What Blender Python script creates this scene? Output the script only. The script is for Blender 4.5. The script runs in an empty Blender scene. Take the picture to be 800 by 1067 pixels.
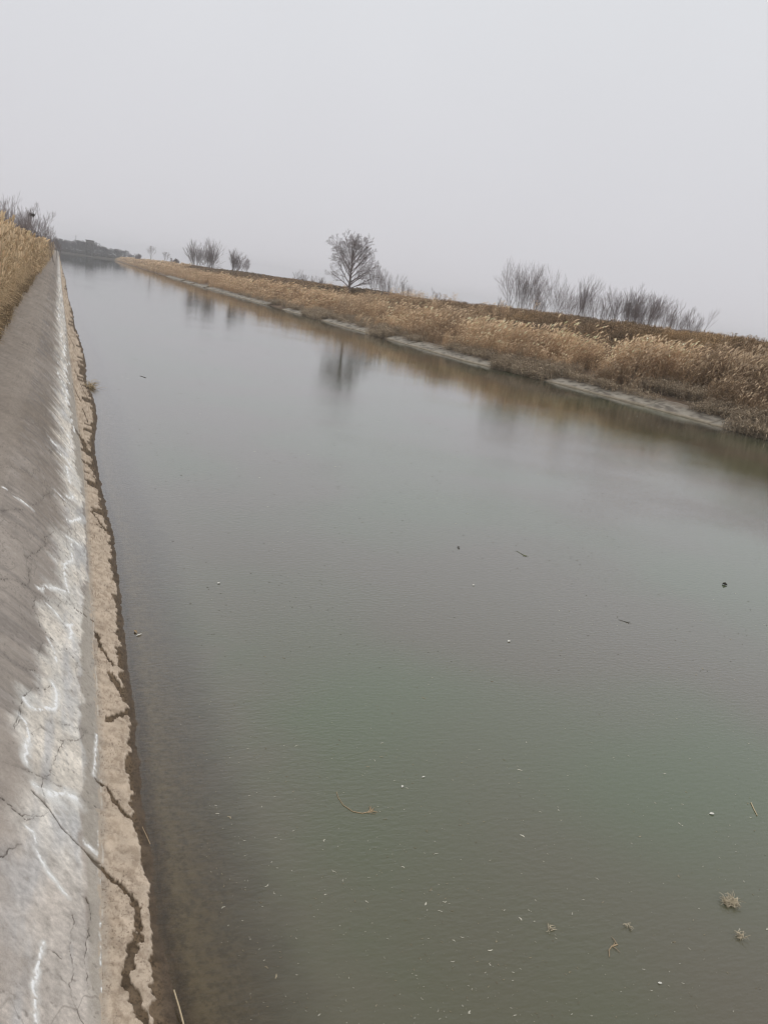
import bpy, math, random
import numpy as np
from mathutils import Vector, Matrix

# ------------------------------------------------------------------ camera
S = bpy.context.scene
H_EYE = 3.2
ROLL, FPX, VP = math.radians(8.0), 790.0, (61.0, 257.5)      # photograph is 800 x 1067
_v = (VP[0]-400.0, VP[1]-533.5)
_a = _v[0]*math.cos(ROLL)+_v[1]*math.sin(ROLL)
_b = -_v[0]*math.sin(ROLL)+_v[1]*math.cos(ROLL)
PITCH = math.atan(-_b/FPX)
YAW = math.atan2(-_a, math.cos(PITCH)*FPX-math.sin(PITCH)*_b)
cam_d = bpy.data.cameras.new('camera'); cam = bpy.data.objects.new('camera', cam_d)
S.collection.objects.link(cam); S.camera = cam
fw = Vector((math.sin(YAW), math.cos(YAW), 0)); rt = Vector((math.cos(YAW), -math.sin(YAW), 0)); dn = Vector((0, 0, -1))
vf = fw*math.cos(PITCH)+dn*math.sin(PITCH); vd = fw*(-math.sin(PITCH))+dn*math.cos(PITCH)
ix = rt*math.cos(ROLL)-vd*math.sin(ROLL); iy = rt*math.sin(ROLL)+vd*math.cos(ROLL)
M = Matrix((ix, -iy, -vf)).transposed().to_4x4(); M.translation = (0, 0, H_EYE)
cam.matrix_world = M
cam_d.sensor_fit = 'VERTICAL'; cam_d.sensor_height = 36.0; cam_d.lens = 36.0*FPX/1067.0
cam_d.clip_start = 0.05; cam_d.clip_end = 6000

def ray(px, py):
    x, y = px-400.0, py-533.5
    a = x*math.cos(ROLL)+y*math.sin(ROLL); b = -x*math.sin(ROLL)+y*math.cos(ROLL)
    F = math.cos(PITCH)*FPX-math.sin(PITCH)*b; D = math.sin(PITCH)*FPX+math.cos(PITCH)*b
    return Vector((F*math.sin(YAW)+a*math.cos(YAW), F*math.cos(YAW)-a*math.sin(YAW), -D))
def on_z(px, py, z=0.0):
    d = ray(px, py); s = (H_EYE-z)/-d.z
    return d.x*s, d.y*s

# ------------------------------------------------------------------ light
S.view_settings.view_transform = 'Standard'; S.view_settings.look = 'None'
S.view_settings.exposure = 0.12; S.view_settings.gamma = 1; S.view_settings.use_curve_mapping = False
SUN_EL, SUN_ROT = math.radians(50), math.radians(150)
wd = bpy.data.worlds.new('World'); S.world = wd; wd.use_nodes = True
nt = wd.node_tree; N = nt.nodes; L = nt.links; N.clear()
out = N.new('ShaderNodeOutputWorld'); bg = N.new('ShaderNodeBackground'); bg.inputs[1].default_value = 0.1
sky = N.new('ShaderNodeTexSky'); sky.sky_type = 'NISHITA'; sky.sun_disc = False
sky.sun_elevation = SUN_EL; sky.sun_rotation = SUN_ROT; sky.dust_density = 6; sky.air_density = 1.0
tc = N.new('ShaderNodeTexCoord'); sep = N.new('ShaderNodeSeparateXYZ'); L.new(tc.outputs['Generated'], sep.inputs[0])
cr = N.new('ShaderNodeValToRGB')                                 # overcast deck: brighter overhead
cr.color_ramp.elements[0].position = 0.0; cr.color_ramp.elements[0].color = (.61, .60, .632, 1)
cr.color_ramp.elements[1].position = 1.0; cr.color_ramp.elements[1].color = (.98, .99, 1.0, 1)
for p_, c_ in ((.12, (.64, .637, .668, 1)), (.42, (.70, .715, .74, 1))):
    e = cr.color_ramp.elements.new(p_); e.color = c_
L.new(sep.outputs['Z'], cr.inputs[0])
nz = N.new('ShaderNodeTexNoise'); nz.inputs['Scale'].default_value = 1.6; nz.inputs['Detail'].default_value = 3
L.new(tc.outputs['Generated'], nz.inputs['Vector'])
mr = N.new('ShaderNodeMapRange'); mr.inputs[1].default_value = .3; mr.inputs[2].default_value = .7
mr.inputs[3].default_value = .975*10; mr.inputs[4].default_value = 1.025*10
L.new(nz.outputs['Fac'], mr.inputs[0])
sc_ = N.new('ShaderNodeVectorMath'); sc_.operation = 'SCALE'
L.new(cr.outputs[0], sc_.inputs[0]); L.new(mr.outputs[0], sc_.inputs['Scale'])
mx = N.new('ShaderNodeMix'); mx.data_type = 'RGBA'; mx.inputs[0].default_value = 0.97
L.new(sky.outputs[0], mx.inputs[6]); L.new(sc_.outputs[0], mx.inputs[7])
L.new(mx.outputs[2], bg.inputs[0]); L.new(bg.outputs[0], out.inputs[0])
sl = bpy.data.lights.new('sun', 'SUN'); sl.energy = 0.7; sl.angle = math.radians(25); sl.color = (1, .97, .93)
so = bpy.data.objects.new('sun', sl); S.collection.objects.link(so)
sd = Vector((math.sin(SUN_ROT)*math.cos(SUN_EL), math.cos(SUN_ROT)*math.cos(SUN_EL), math.sin(SUN_EL)))
so.rotation_euler = sd.to_track_quat('Z', 'Y').to_euler()

# ------------------------------------------------------------------ helpers
def tag(o, label=None, cat=None, group=None, kind=None):
    if label: o['label'] = label
    if cat: o['category'] = cat
    if group: o['group'] = group
    if kind: o['kind'] = kind
    return o
def link(name, me, mat=None, parent=None):
    o = bpy.data.objects.new(name, me); S.collection.objects.link(o)
    if mat is not None and me is not None: me.materials.append(mat)
    if parent is not None: o.parent = parent
    return o
def mesh_np(name, V, F, col=None, smooth=False, attrs=None):
    """V (n,3), F (m,k) equal sided faces"""
    V = np.asarray(V, np.float32); F = np.asarray(F, np.int32)
    me = bpy.data.meshes.new(name); k = F.shape[1]
    me.vertices.add(len(V)); me.vertices.foreach_set('co', V.ravel())
    me.loops.add(F.size); me.loops.foreach_set('vertex_index', F.ravel())
    me.polygons.add(len(F)); me.polygons.foreach_set('loop_start', np.arange(0, F.size, k, dtype=np.int32))
    me.polygons.foreach_set('loop_total', np.full(len(F), k, np.int32))
    if smooth: me.polygons.foreach_set('use_smooth', np.ones(len(F), bool))
    me.update(calc_edges=True)
    if col is not None:
        a = me.attributes.new('Col', 'FLOAT_COLOR', 'POINT')
        c4 = np.ones((len(V), 4), np.float32); c4[:, :3] = col; a.data.foreach_set('color', c4.ravel())
    for nm, val in (attrs or {}).items():
        a = me.attributes.new(nm, 'FLOAT', 'POINT'); a.data.foreach_set('value', np.asarray(val, np.float32).ravel())
    return me
def grid_faces(nr, nc):
    i = np.arange(nr-1)[:, None]*nc+np.arange(nc-1)[None]
    return np.stack([i, i+1, i+nc+1, i+nc], -1).reshape(-1, 4)
_rs = np.random.RandomState(7); _T = _rs.rand(256, 256).astype(np.float64)
def vnoise(x, y):
    xi = np.floor(x).astype(np.int64); yi = np.floor(y).astype(np.int64); fx = x-xi; fy = y-yi
    fx = fx*fx*(3-2*fx); fy = fy*fy*(3-2*fy)
    a = _T[xi & 255, yi & 255]; b = _T[(xi+1) & 255, yi & 255]; c = _T[xi & 255, (yi+1) & 255]; d = _T[(xi+1) & 255, (yi+1) & 255]
    return (a*(1-fx)+b*fx)*(1-fy)+(c*(1-fx)+d*fx)*fy
def fbm(x, y, o=4, g=.5):
    s = 0; a = 1; t = 0
    for k in range(o):
        s = s+a*vnoise(x*2**k+17.3*k, y*2**k+9.1*k); t += a; a *= g
    return s/t
def ss(a, b, x): t = np.clip((x-a)/(b-a), 0, 1); return t*t*(3-2*t)
def mat(name, color=(.5, .5, .5), rough=.85, attr=False, noise=0, nscale=8, bump=0, bscale=60, bdist=.01, spec=.3):
    m = bpy.data.materials.new(name); m.use_nodes = True; nt = m.node_tree; N = nt.nodes; L = nt.links
    b = N['Principled BSDF']; b.inputs['Roughness'].default_value = rough; b.inputs['Specular IOR Level'].default_value = spec
    tc = N.new('ShaderNodeTexCoord')
    if attr:
        a = N.new('ShaderNodeAttribute'); a.attribute_name = 'Col'; src = a.outputs['Color']
    else:
        r = N.new('ShaderNodeRGB'); r.outputs[0].default_value = (*color, 1); src = r.outputs[0]
    if noise:
        n = N.new('ShaderNodeTexNoise'); n.inputs['Scale'].default_value = nscale; n.inputs['Detail'].default_value = 6
        n.inputs['Roughness'].default_value = .65
        L.new(tc.outputs['Object'], n.inputs['Vector'])
        r = N.new('ShaderNodeMapRange'); r.inputs[1].default_value = .25; r.inputs[2].default_value = .75
        r.inputs[3].default_value = 1-noise; r.inputs[4].default_value = 1+noise; L.new(n.outputs['Fac'], r.inputs[0])
        s = N.new('ShaderNodeVectorMath'); s.operation = 'SCALE'; L.new(src, s.inputs[0]); L.new(r.outputs[0], s.inputs['Scale']); src = s.outputs[0]
    L.new(src, b.inputs['Base Color'])
    if bump:
        n = N.new('ShaderNodeTexNoise'); n.inputs['Scale'].default_value = bscale; n.inputs['Detail'].default_value = 5
        L.new(tc.outputs['Object'], n.inputs['Vector'])
        bb = N.new('ShaderNodeBump'); bb.inputs['Strength'].default_value = bump; bb.inputs['Distance'].default_value = bdist
        L.new(n.outputs['Fac'], bb.inputs['Height']); L.new(bb.outputs[0], b.inputs['Normal'])
    return m

class TB:
    """collects tapered tubes; build() makes ONE mesh"""
    def __init__(s): s.V = []; s.F = []; s.C = []; s.n = 0
    def tube(s, pts, rad, sides=4, col=None, cap=False):
        pts = np.asarray(pts, float); rad = np.asarray(rad, float); n = len(pts)
        tg = np.gradient(pts, axis=0); tg /= np.linalg.norm(tg, axis=1)[:, None]+1e-9
        ref = np.array([0, 0, 1.]) if abs(tg[:, 2]).mean() < .8 else np.array([1., 0, 0])
        u = np.cross(tg, ref); u /= np.linalg.norm(u, axis=1)[:, None]+1e-9; w = np.cross(tg, u)
        an = np.arange(sides)/sides*2*math.pi
        R = pts[:, None]+rad[:, None, None]*(np.cos(an)[None, :, None]*u[:, None]+np.sin(an)[None, :, None]*w[:, None])
        s.V.append(R.reshape(-1, 3))
        i = np.arange(n-1)[:, None]*sides; k = np.arange(sides)[None]; k2 = (k+1) % sides
        s.F.append((np.stack([i+k, i+k2, i+k2+sides, i+k+sides], -1)+s.n).reshape(-1, 4))
        if cap:
            for q in (0, (n-1)*sides):
                s.F.append(np.array([[s.n+q, s.n+q+1, s.n+q+min(2, sides-1), s.n+q+sides-1]]))
        s.C.append(np.tile(np.array(col if col is not None else (1, 1, 1)), (n*sides, 1))); s.n += n*sides
    def quad(s, a, b, c, d, col=(1, 1, 1)):
        s.V.append(np.array([a, b, c, d], float)); s.F.append(np.array([[0, 1, 2, 3]])+s.n); s.n += 4
        s.C.append(np.tile(np.array(col), (4, 1)))
    def mesh(s, name, smooth=False):
        return mesh_np(name, np.concatenate(s.V), np.concatenate(s.F), np.concatenate(s.C), smooth)
    def build(s, name, m, parent=None, smooth=False): return link(name, s.mesh(name, smooth), m, parent)

# ------------------------------------------------------------------ the left bank: concrete lining and dried silt at its foot
FT = {'cracks':[[(-0.355,5.686),(-0.275,5.842),(-0.187,5.943),(-0.154,5.955),(-0.087,6.013),(-0.01,6.072),(0.033,6.084),(0.055,6.228),(0.1,6.337),(0.185,6.406)],[(-0.185,6.292),(-0.173,6.129),(-0.174,5.941),(-0.126,5.917),(-0.133,5.662),(-0.105,5.596),(-0.083,5.488),(-0.038,5.465),(0.007,5.441)],[(-0.186,4.044),(-0.169,4.199),(-0.167,4.279),(-0.156,4.388),(-0.129,4.511),(-0.094,4.618),(-0.067,4.655)],[(-0.04,4.692),(-0.007,4.799),(0.005,4.868)],[(0.06,5.551),(0.093,5.499),(0.167,5.455),(0.214,5.431)],[(-0.086,5.001),(-0.083,5.141),(-0.061,5.27)],[(-0.296,4.707),(-0.231,4.667),(-0.169,4.727),(-0.104,4.813)],[(-0.151,4.247),(-0.07,4.259),(-0.007,4.268),(0.067,4.283),(0.144,4.29),(0.188,4.277),(0.23,4.187)],[(0.067,4.283),(0.035,4.101),(0.005,3.965),(0.004,3.913),(-0.036,3.812),(-0.045,3.746),(-0.025,3.68),(-0.029,3.617)],[(0.067,4.283),(0.089,4.335),(0.147,4.421),(0.184,4.53),(0.21,4.637)],[(0.057,4.453),(0.126,4.535),(0.197,4.605),(0.31,4.682)],[(-0.097,4.116),(-0.054,4.254)],[(-0.218,3.693),(-0.115,3.778),(-0.022,3.83),(0.137,3.897),(0.275,3.935)],[(-0.22,3.437),(-0.171,3.437),(-0.103,3.417),(-0.062,3.492),(-0.001,3.578)],[(-0.199,3.087),(-0.158,3.167),(-0.121,3.236)],[(-0.181,4.034),(-0.162,4.154),(-0.162,4.268)],[(0.168,3.198),(0.18,3.162),(0.192,3.127)],[(0.103,3.035),(0.1,2.947),(0.088,2.834),(0.1,2.784),(0.103,2.749),(0.09,2.665),(0.097,2.581),(0.122,2.537),(0.136,2.512)],[(0.187,3.111),(0.165,2.959),(0.152,2.827),(0.153,2.693)],[(-0.008,2.756),(0.053,2.757)],[(-0.199,3.077),(-0.136,3.214)],[(-0.22,3.434),(-0.145,3.414),(-0.058,3.497)],[(-0.435,7.031),(-0.317,7.402),(-0.256,7.523)],[(-0.198,7.868),(-0.147,8.101),(-0.094,8.556),(-0.027,8.95)],[(0.063,8.416),(-0.015,8.408)],[(-0.004,7.72),(-0.077,7.321),(-0.074,7.127),(-0.154,6.703),(-0.217,6.403)],[(-0.236,6.61),(-0.16,6.686),(-0.106,6.733)],[(0.139,8.22),(0.122,7.999)],[(-0.085,10.535),(-0.03,10.83),(-0.057,10.505)],[(-0.19,6.294),(-0.174,6.16)]],'strong':[[(-0.084,3.651),(-0.02,3.628),(0.045,3.561),(0.111,3.523),(0.158,3.506)]],'white':[(0.0091,[(0.09,7.154),(0.096,6.877),(0.111,6.701),(0.126,6.595),(0.063,6.478),(-0.027,6.312),(-0.109,6.085)]),(0.0084,[(-0.044,5.973),(0.019,5.946),(0.075,5.904),(0.111,5.899),(0.149,6.033)]),(0.0099,[(0.118,5.915),(0.139,5.877),(0.123,5.714)]),(0.0061,[(-0.031,5.391),(0.008,5.326),(0.027,5.224),(0.034,5.182)]),(0.0123,[(0.005,4.844),(0.028,4.79),(0.032,4.657),(0.023,4.564),(-0.031,4.473),(-0.083,4.376),(-0.124,4.369),(-0.146,4.385)]),(0.0101,[(-0.163,4.18),(-0.133,4.18),(-0.116,4.114),(-0.11,4.069),(-0.121,3.966),(-0.119,3.837)]),(0.0072,[(-0.076,3.706),(-0.03,3.726),(-0.002,3.739)]),(0.0206,[(-0.002,3.739),(0.036,3.771),(0.085,3.833),(0.136,3.867)]),(0.0067,[(-0.101,3.372),(-0.067,3.353),(-0.054,3.316)]),(0.0066,[(-0.052,3.261),(-0.035,3.225)]),(0.0065,[(-0.048,3.236),(0.003,3.18),(0.045,3.139),(0.075,3.127)]),(0.0053,[(0.279,4.677),(0.263,4.441),(0.251,4.288),(0.241,4.184)]),(0.0036,[(0.258,3.807),(0.244,3.614)]),(0.0081,[(0.169,3.566),(0.207,3.545),(0.247,3.553)]),(0.0056,[(0.252,3.455),(0.253,3.374),(0.245,3.307)]),(0.0031,[(0.235,3.097),(0.225,2.967),(0.221,2.881),(0.225,2.784),(0.227,2.668)]),(0.0059,[(-0.019,2.775),(-0.038,2.648),(-0.046,2.536),(-0.038,2.392)]),(0.0115,[(0.038,10.978),(0.15,11.111),(0.199,10.95)]),(0.0109,[(0.146,10.727),(0.163,10.379),(0.178,10.087)]),(0.0073,[(-0.02,9.097),(0.081,9.143),(0.149,9.095)]),(0.0151,[(0.134,9.337),(0.217,9.612),(0.182,9.671)]),(0.013,[(0.121,7.952),(0.199,8.052),(0.271,8.105)]),(0.0101,[(0.167,7.931),(0.163,7.658),(0.175,7.485),(0.101,7.181),(0.092,6.862)]),(0.0236,[(-0.043,11.268),(-0.012,11.234),(0.028,11.346)]),(0.0084,[(-0.451,7.719),(-0.356,7.688),(-0.195,7.735)]),(0.0117,[(0.126,8.474),(0.194,8.671),(0.287,9.087)])],'gully':[(0.0089,[(0.185,6.387),(0.249,6.441),(0.322,6.466)]),(0.0187,[(0.338,6.272),(0.356,6.141),(0.371,5.98),(0.449,5.772)]),(0.0282,[(0.417,5.598),(0.46,5.477),(0.502,5.278)]),(0.0235,[(0.359,4.918),(0.416,4.997),(0.533,5.137)]),(0.0272,[(0.546,7.232),(0.579,7.055),(0.625,6.959)]),(0.0081,[(0.158,3.506),(0.205,3.488),(0.244,3.495)]),(0.0138,[(0.252,4.181),(0.318,4.158),(0.356,4.046),(0.394,3.955),(0.455,3.89),(0.498,3.887)]),(0.0148,[(0.195,3.492),(0.262,3.457),(0.306,3.385),(0.351,3.354)]),(0.0187,[(0.351,3.354),(0.395,3.297),(0.416,3.211),(0.414,3.136),(0.411,3.052)]),(0.0293,[(0.411,3.052),(0.368,2.967),(0.347,2.877),(0.326,2.812)]),(0.0262,[(0.326,2.812),(0.34,2.733),(0.366,2.647),(0.4,2.574)]),(0.0076,[(0.167,3.185),(0.177,3.165)]),(0.0491,[(0.333,14.115),(0.426,13.704),(0.497,12.814)]),(0.028,[(0.387,12.221),(0.513,11.953),(0.608,11.568)]),(0.021,[(0.338,11.626),(0.519,11.515),(0.615,11.244)]),(0.0174,[(0.431,9.697),(0.509,9.37),(0.599,9.022)]),(0.0122,[(0.434,9.276),(0.587,9.119)]),(0.0089,[(0.544,24.56),(0.674,21.578),(0.775,19.113)]),(0.0082,[(0.45,22.267),(0.558,19.743),(0.684,17.707)]),(0.0066,[(0.359,19.526),(0.483,17.52)]),(0.0075,[(0.503,16.784),(0.572,15.436)]),(0.0092,[(0.354,32.628),(0.548,27.843)])],'wet':[(0.42,2.57),(0.428,2.853),(0.452,3.052),(0.466,3.337),(0.468,3.511),(0.465,3.698),(0.453,3.94),(0.463,4.122),(0.456,4.41),(0.492,4.867),(0.499,5.144),(0.497,5.499),(0.498,5.835),(0.511,6.267),(0.543,6.77),(0.569,7.467),(0.583,7.999),(0.586,8.745),(0.602,9.45),(0.576,10.865),(0.576,12.476),(0.615,14.259),(0.705,16.668),(0.731,19.692),(0.753,26.419),(0.715,33.258)],'pl':[(0.04,60.463),(0.072,30.701),(0.039,17.008),(0.01,12.885),(0.063,10.671),(0.149,9.705),(0.085,7.825),(0.009,6.645),(-0.081,5.684),(-0.043,5.379),(-0.054,4.883),(-0.163,4.296),(-0.172,4.048),(-0.133,3.77),(-0.139,3.469),(-0.142,3.09),(-0.145,2.772),(-0.153,2.309)],'pr':[(0.404,69.458),(0.333,34.42),(0.242,18.604),(0.262,14.38),(0.261,11.579),(0.338,10.005),(0.353,8.643),(0.314,7.451),(0.224,6.383),(0.199,5.652),(0.179,4.812),(0.175,4.185),(0.162,3.681),(0.174,3.416),(0.172,3.052),(0.148,2.547)]}
def toe(y): return np.interp(y, [0, 2.57, 4.35, 11, 20, 60], [.2, .215, .285, .385, .37, .32])
def edge(y):
    e = np.interp(y, [0, 2.58, 3.11, 4.46, 5.17, 6.09, 7.42, 9.01, 11.55, 13.72, 14.92, 16.11, 17.96, 19.21, 20.62, 24.3, 27.9, 36.6, 45.2, 56, 78, 90, 120, 300], [.55, .55, .53, .55, .58, .59, .64, .67, .63, .64, .72, .79, .83, .8, .73, .83, .85, .74, .8, .70, .76, .82, .7, .55])
    return e+.02*(fbm(y*6, y*0+3, 3)-.5)*2+(fbm(y*1.1, y*0+40.5, 3)-.5)*.14*ss(20, 40, y)
def prof(x, y, t=None, e=None):
    t = toe(y) if t is None else t; e = edge(y) if e is None else e
    z = np.where(x < t-.76, 1.0+(t-.76-x)*.38, .13+(t-x)/.76*.87)
    k = .06; d = (x-(t-.76)); z = z-.05*np.exp(-(d/.12)**2)                  # rounded shoulder
    z = np.where(x < t-1.55, 1.30+(t-1.55-x)*.08, z)
    s_ = np.clip((x-t)/(e-t), 0, 1); zs = .13*(1-s_)**.85
    z = np.where(x > t, zs, z)
    z = np.where(x > e, -.22*(x-e), z)
    return z
ys = np.concatenate([np.linspace(-8, 1.1, 40), 1/np.linspace(1/1.15, 1/40, 1350), np.geomspace(40.6, 560, 90)])
def cols(a, b, st): return np.linspace(a, b, int(round((b-a)/st))+1)
uC = np.concatenate([cols(-1.75, -1.0, .02)[:-1], cols(-1.0, 0, .0034)])       # u = x - toe
uS = np.concatenate([cols(0, .38, .003)[:-1], cols(.38, .7, .006)[:-1], cols(.7, 3.4, .12)])
def seg_dist(X, Y, P, pad):
    """distance to a world polyline with a little wander; evaluated only near it"""
    P = np.array(P); D = np.full(X.shape, 9.0)
    r0 = np.searchsorted(ys, P[:, 1].min()-pad*3); r1 = np.searchsorted(ys, P[:, 1].max()+pad*3)+1
    x = X[r0:r1]; y = Y[r0:r1]
    wx = x+(fbm(x*38, y*26, 3)-.5)*.022; wy = y+(fbm(x*30+50, y*22, 3)-.5)*.03
    d = np.full(x.shape, 9.0)
    for (ax, ay), (bx, by) in zip(P[:-1], P[1:]):
        ex, ey = bx-ax, by-ay; t = np.clip(((wx-ax)*ex+(wy-ay)*ey)/(ex*ex+ey*ey+1e-9), 0, 1)
        d = np.minimum(d, np.hypot(wx-ax-t*ex, (wy-ay-t*ey)*.8))
    D[r0:r1] = d
    return D
def lerp(C, c, m): return C+(np.array(c)-C)*m[..., None]
T_ = toe(ys); E_ = edge(ys)
def concrete():
    X = uC[None]+T_[:, None]; Y = np.repeat(ys[:, None], len(uC), 1); U = uC[None]+0*Y
    Z = prof(X, Y, T_[:, None], E_[:, None])
    nL = fbm(X*1.3, Y*.6, 4); nM = fbm(X*7, Y*5, 5); nF = fbm(X*60, Y*60, 3)
    far = ss(3, 14, Y)
    run = Y-.22*U                                                           # rain runs straight down the slope
    st = fbm(run*16, U*1.6, 4); st2 = fbm(run*42, U*2.4+9, 3)
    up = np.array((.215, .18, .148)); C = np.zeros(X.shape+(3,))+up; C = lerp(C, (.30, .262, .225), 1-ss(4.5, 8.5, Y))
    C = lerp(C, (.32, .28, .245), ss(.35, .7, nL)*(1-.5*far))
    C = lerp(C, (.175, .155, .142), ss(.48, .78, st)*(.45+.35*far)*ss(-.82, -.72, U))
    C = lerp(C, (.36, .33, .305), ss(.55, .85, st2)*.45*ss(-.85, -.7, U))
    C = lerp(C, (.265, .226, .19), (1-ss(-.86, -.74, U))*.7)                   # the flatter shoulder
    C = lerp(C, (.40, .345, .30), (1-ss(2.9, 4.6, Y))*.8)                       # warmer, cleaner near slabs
    C *= (.76+.48*nM)[..., None]
    # pale lime washed band
    pl = np.array(FT['pl']); pl = pl[np.argsort(pl[:, 1])]; pr = np.array(FT['pr']); pr = pr[np.argsort(pr[:, 1])]
    L0 = np.interp(ys, pl[:, 1], pl[:, 0])[:, None]; L1 = np.interp(ys, pr[:, 1], pr[:, 0])[:, None]
    L0 = np.where(ys[:, None] > 24, T_[:, None]-.36, L0); L1 = np.minimum(L1, T_[:, None]-.012)
    wob = (fbm(Y*5, X*3, 5)-.5)*.26+(st-.5)*.30*ss(5, 10, Y)
    sft = .03+.09*ss(5, 9, Y)+.09*(1-ss(3.2, 4.2, Y))+.05*fbm(Y*1.3, X*2, 2)
    m = ss(-sft, sft, X-L0+wob)*(1-ss(-.012, .016, X-L1+(fbm(Y*5, X*5, 5)-.5)*.17)*.85)
    pale = np.array((.74, .70, .635)); P = np.zeros_like(C)+pale
    P = lerp(P, (.58, .56, .52), ss(.4, .7, fbm(X*3+7, Y*2.2, 4)))
    P = lerp(P, (.66, .60, .52), ss(.4, .7, fbm(X*4+37, Y*3, 3))*.8); P = lerp(P, (.47, .415, .37), (1-ss(2.9, 3.8, Y))*.75)
    P = lerp(P, (.46, .455, .455), ss(.5, .75, fbm(X*9, Y*1.4+5, 4))*.7); P = lerp(P, (.33, .30, .265), ss(.55, .8, fbm(X*24, Y*19+5, 5))*.55)
    P *= (.76+.48*nM)[..., None]*(.84+.32*nF)[..., None]
    C = C+(P-C)*(m*(.93-.18*ss(12, 30, Y)))[..., None]
    # plain grey strip between the lime band and the silt
    g = ss(-.004, .012, X-L1)
    C = lerp(C, (.37, .335, .285), g*.75*(1-m*.5)); C *= (1-.12*g*(fbm(X*30, Y*8, 3)-.5)*2)[..., None]
    pits = ss(.72, .85, fbm(X*55, Y*48, 2))*ss(.5, .7, nL+.15)
    C = lerp(C, (.16, .14, .12), pits*.5); C *= (.86+.28*nF)[..., None]
    dz = (nM-.5)*.008+(nF-.5)*.0016-pits*.002+(st2-.5)*.002
    for P_ in FT['cracks']:
        d = seg_dist(X, Y, P_, .05); wq = .0015+.00035*np.minimum(Y, 30)/4
        k = (1-ss(wq*.4, wq*1.5, d))*(.35+.65*ss(.35, .6, fbm(X*20, Y*20, 2))); C = lerp(C, (.09, .072, .058), k*.95); dz -= k*.006
        k = 1-ss(.004, .03, d); C *= (1-.10*k)[..., None]
    for P_ in FT['strong']:
        d = seg_dist(X, Y, P_, .05); k = 1-ss(.003, .008, d); C = lerp(C, (.085, .07, .055), k*.9); dz -= k*.012
    # wandering hairline cracks further along
    for sx, sy, th in ((2.1, 1.1, .0), (3.3, 1.7, 30)):
        f = np.abs(fbm(X*sx+th, Y*sy*.6+th, 5)-.5); gx = .0035+.0005*Y
        k = (1-ss(gx*.3, gx, f))*ss(.5, .62, fbm(X*1.1+th, Y*.5, 2))*.6
        C = lerp(C, (.14, .12, .10), k*.7)
    wsum = 0
    for r, P_ in FT['white']:
        d = seg_dist(X, Y, P_, .06); br = .35+1.9*fbm(X*16+5, Y*13, 4)
        k = (1-ss(r*.35, r*1.5, d*br))*ss(.30, .55, fbm(X*60+3, Y*50, 4)); wsum = np.maximum(wsum, k)
        k2 = 1-ss(r*.8, r*4.0, d*(.6+.8*fbm(X*12+3, Y*10, 3))); C = lerp(C, (.70, .69, .66), k2*ss(.3, .65, fbm(X*22, Y*18, 5))*.75)
    if True:                                                                # salt lines creeping along the far lining
        f = np.abs(X-(L0+L1)/2-.04+(fbm(Y*1.2, X*0+2, 4)-.5)*.42+(st-.5)*.25)
        k = (1-ss(.006, .035, f))*ss(9, 14, Y)*ss(.4, .55, fbm(Y*2, X*9, 2)); wsum = np.maximum(wsum, k*.8)
    C = lerp(C, (.86, .86, .85), wsum*.95); dz += wsum*.004*(.5+nF)
    # crumbly litter of soil and dead leaf beside the reeds
    so_ = ss(.0, .28, -1.32-U+(fbm(X*5, Y*3, 4)-.5)*.4)
    C = lerp(C, (.20, .155, .11), so_*.85); dz += so_*(.02+.05*nM)
    lap = ss(-.016, -.004, U+(fbm(X*60, Y*22, 5)-.5)*.06-.004); C = lerp(C, lerp(np.zeros_like(C)+np.array((.40, .34, .275)), (.48, .39, .30), ss(.4, .7, nM)), lap)
    for r, P_ in FT['gully']:
        d = seg_dist(X, Y, P_, .08); k = 1-ss(r*.5, r*1.1, d); C = lerp(C, (.10, .077, .054), k*.92); dz -= k*.008
    Z = Z+dz*ss(0, .015, -U)
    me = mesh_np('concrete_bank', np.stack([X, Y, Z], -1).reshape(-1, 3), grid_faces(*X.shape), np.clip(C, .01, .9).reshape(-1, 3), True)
    return me
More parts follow.
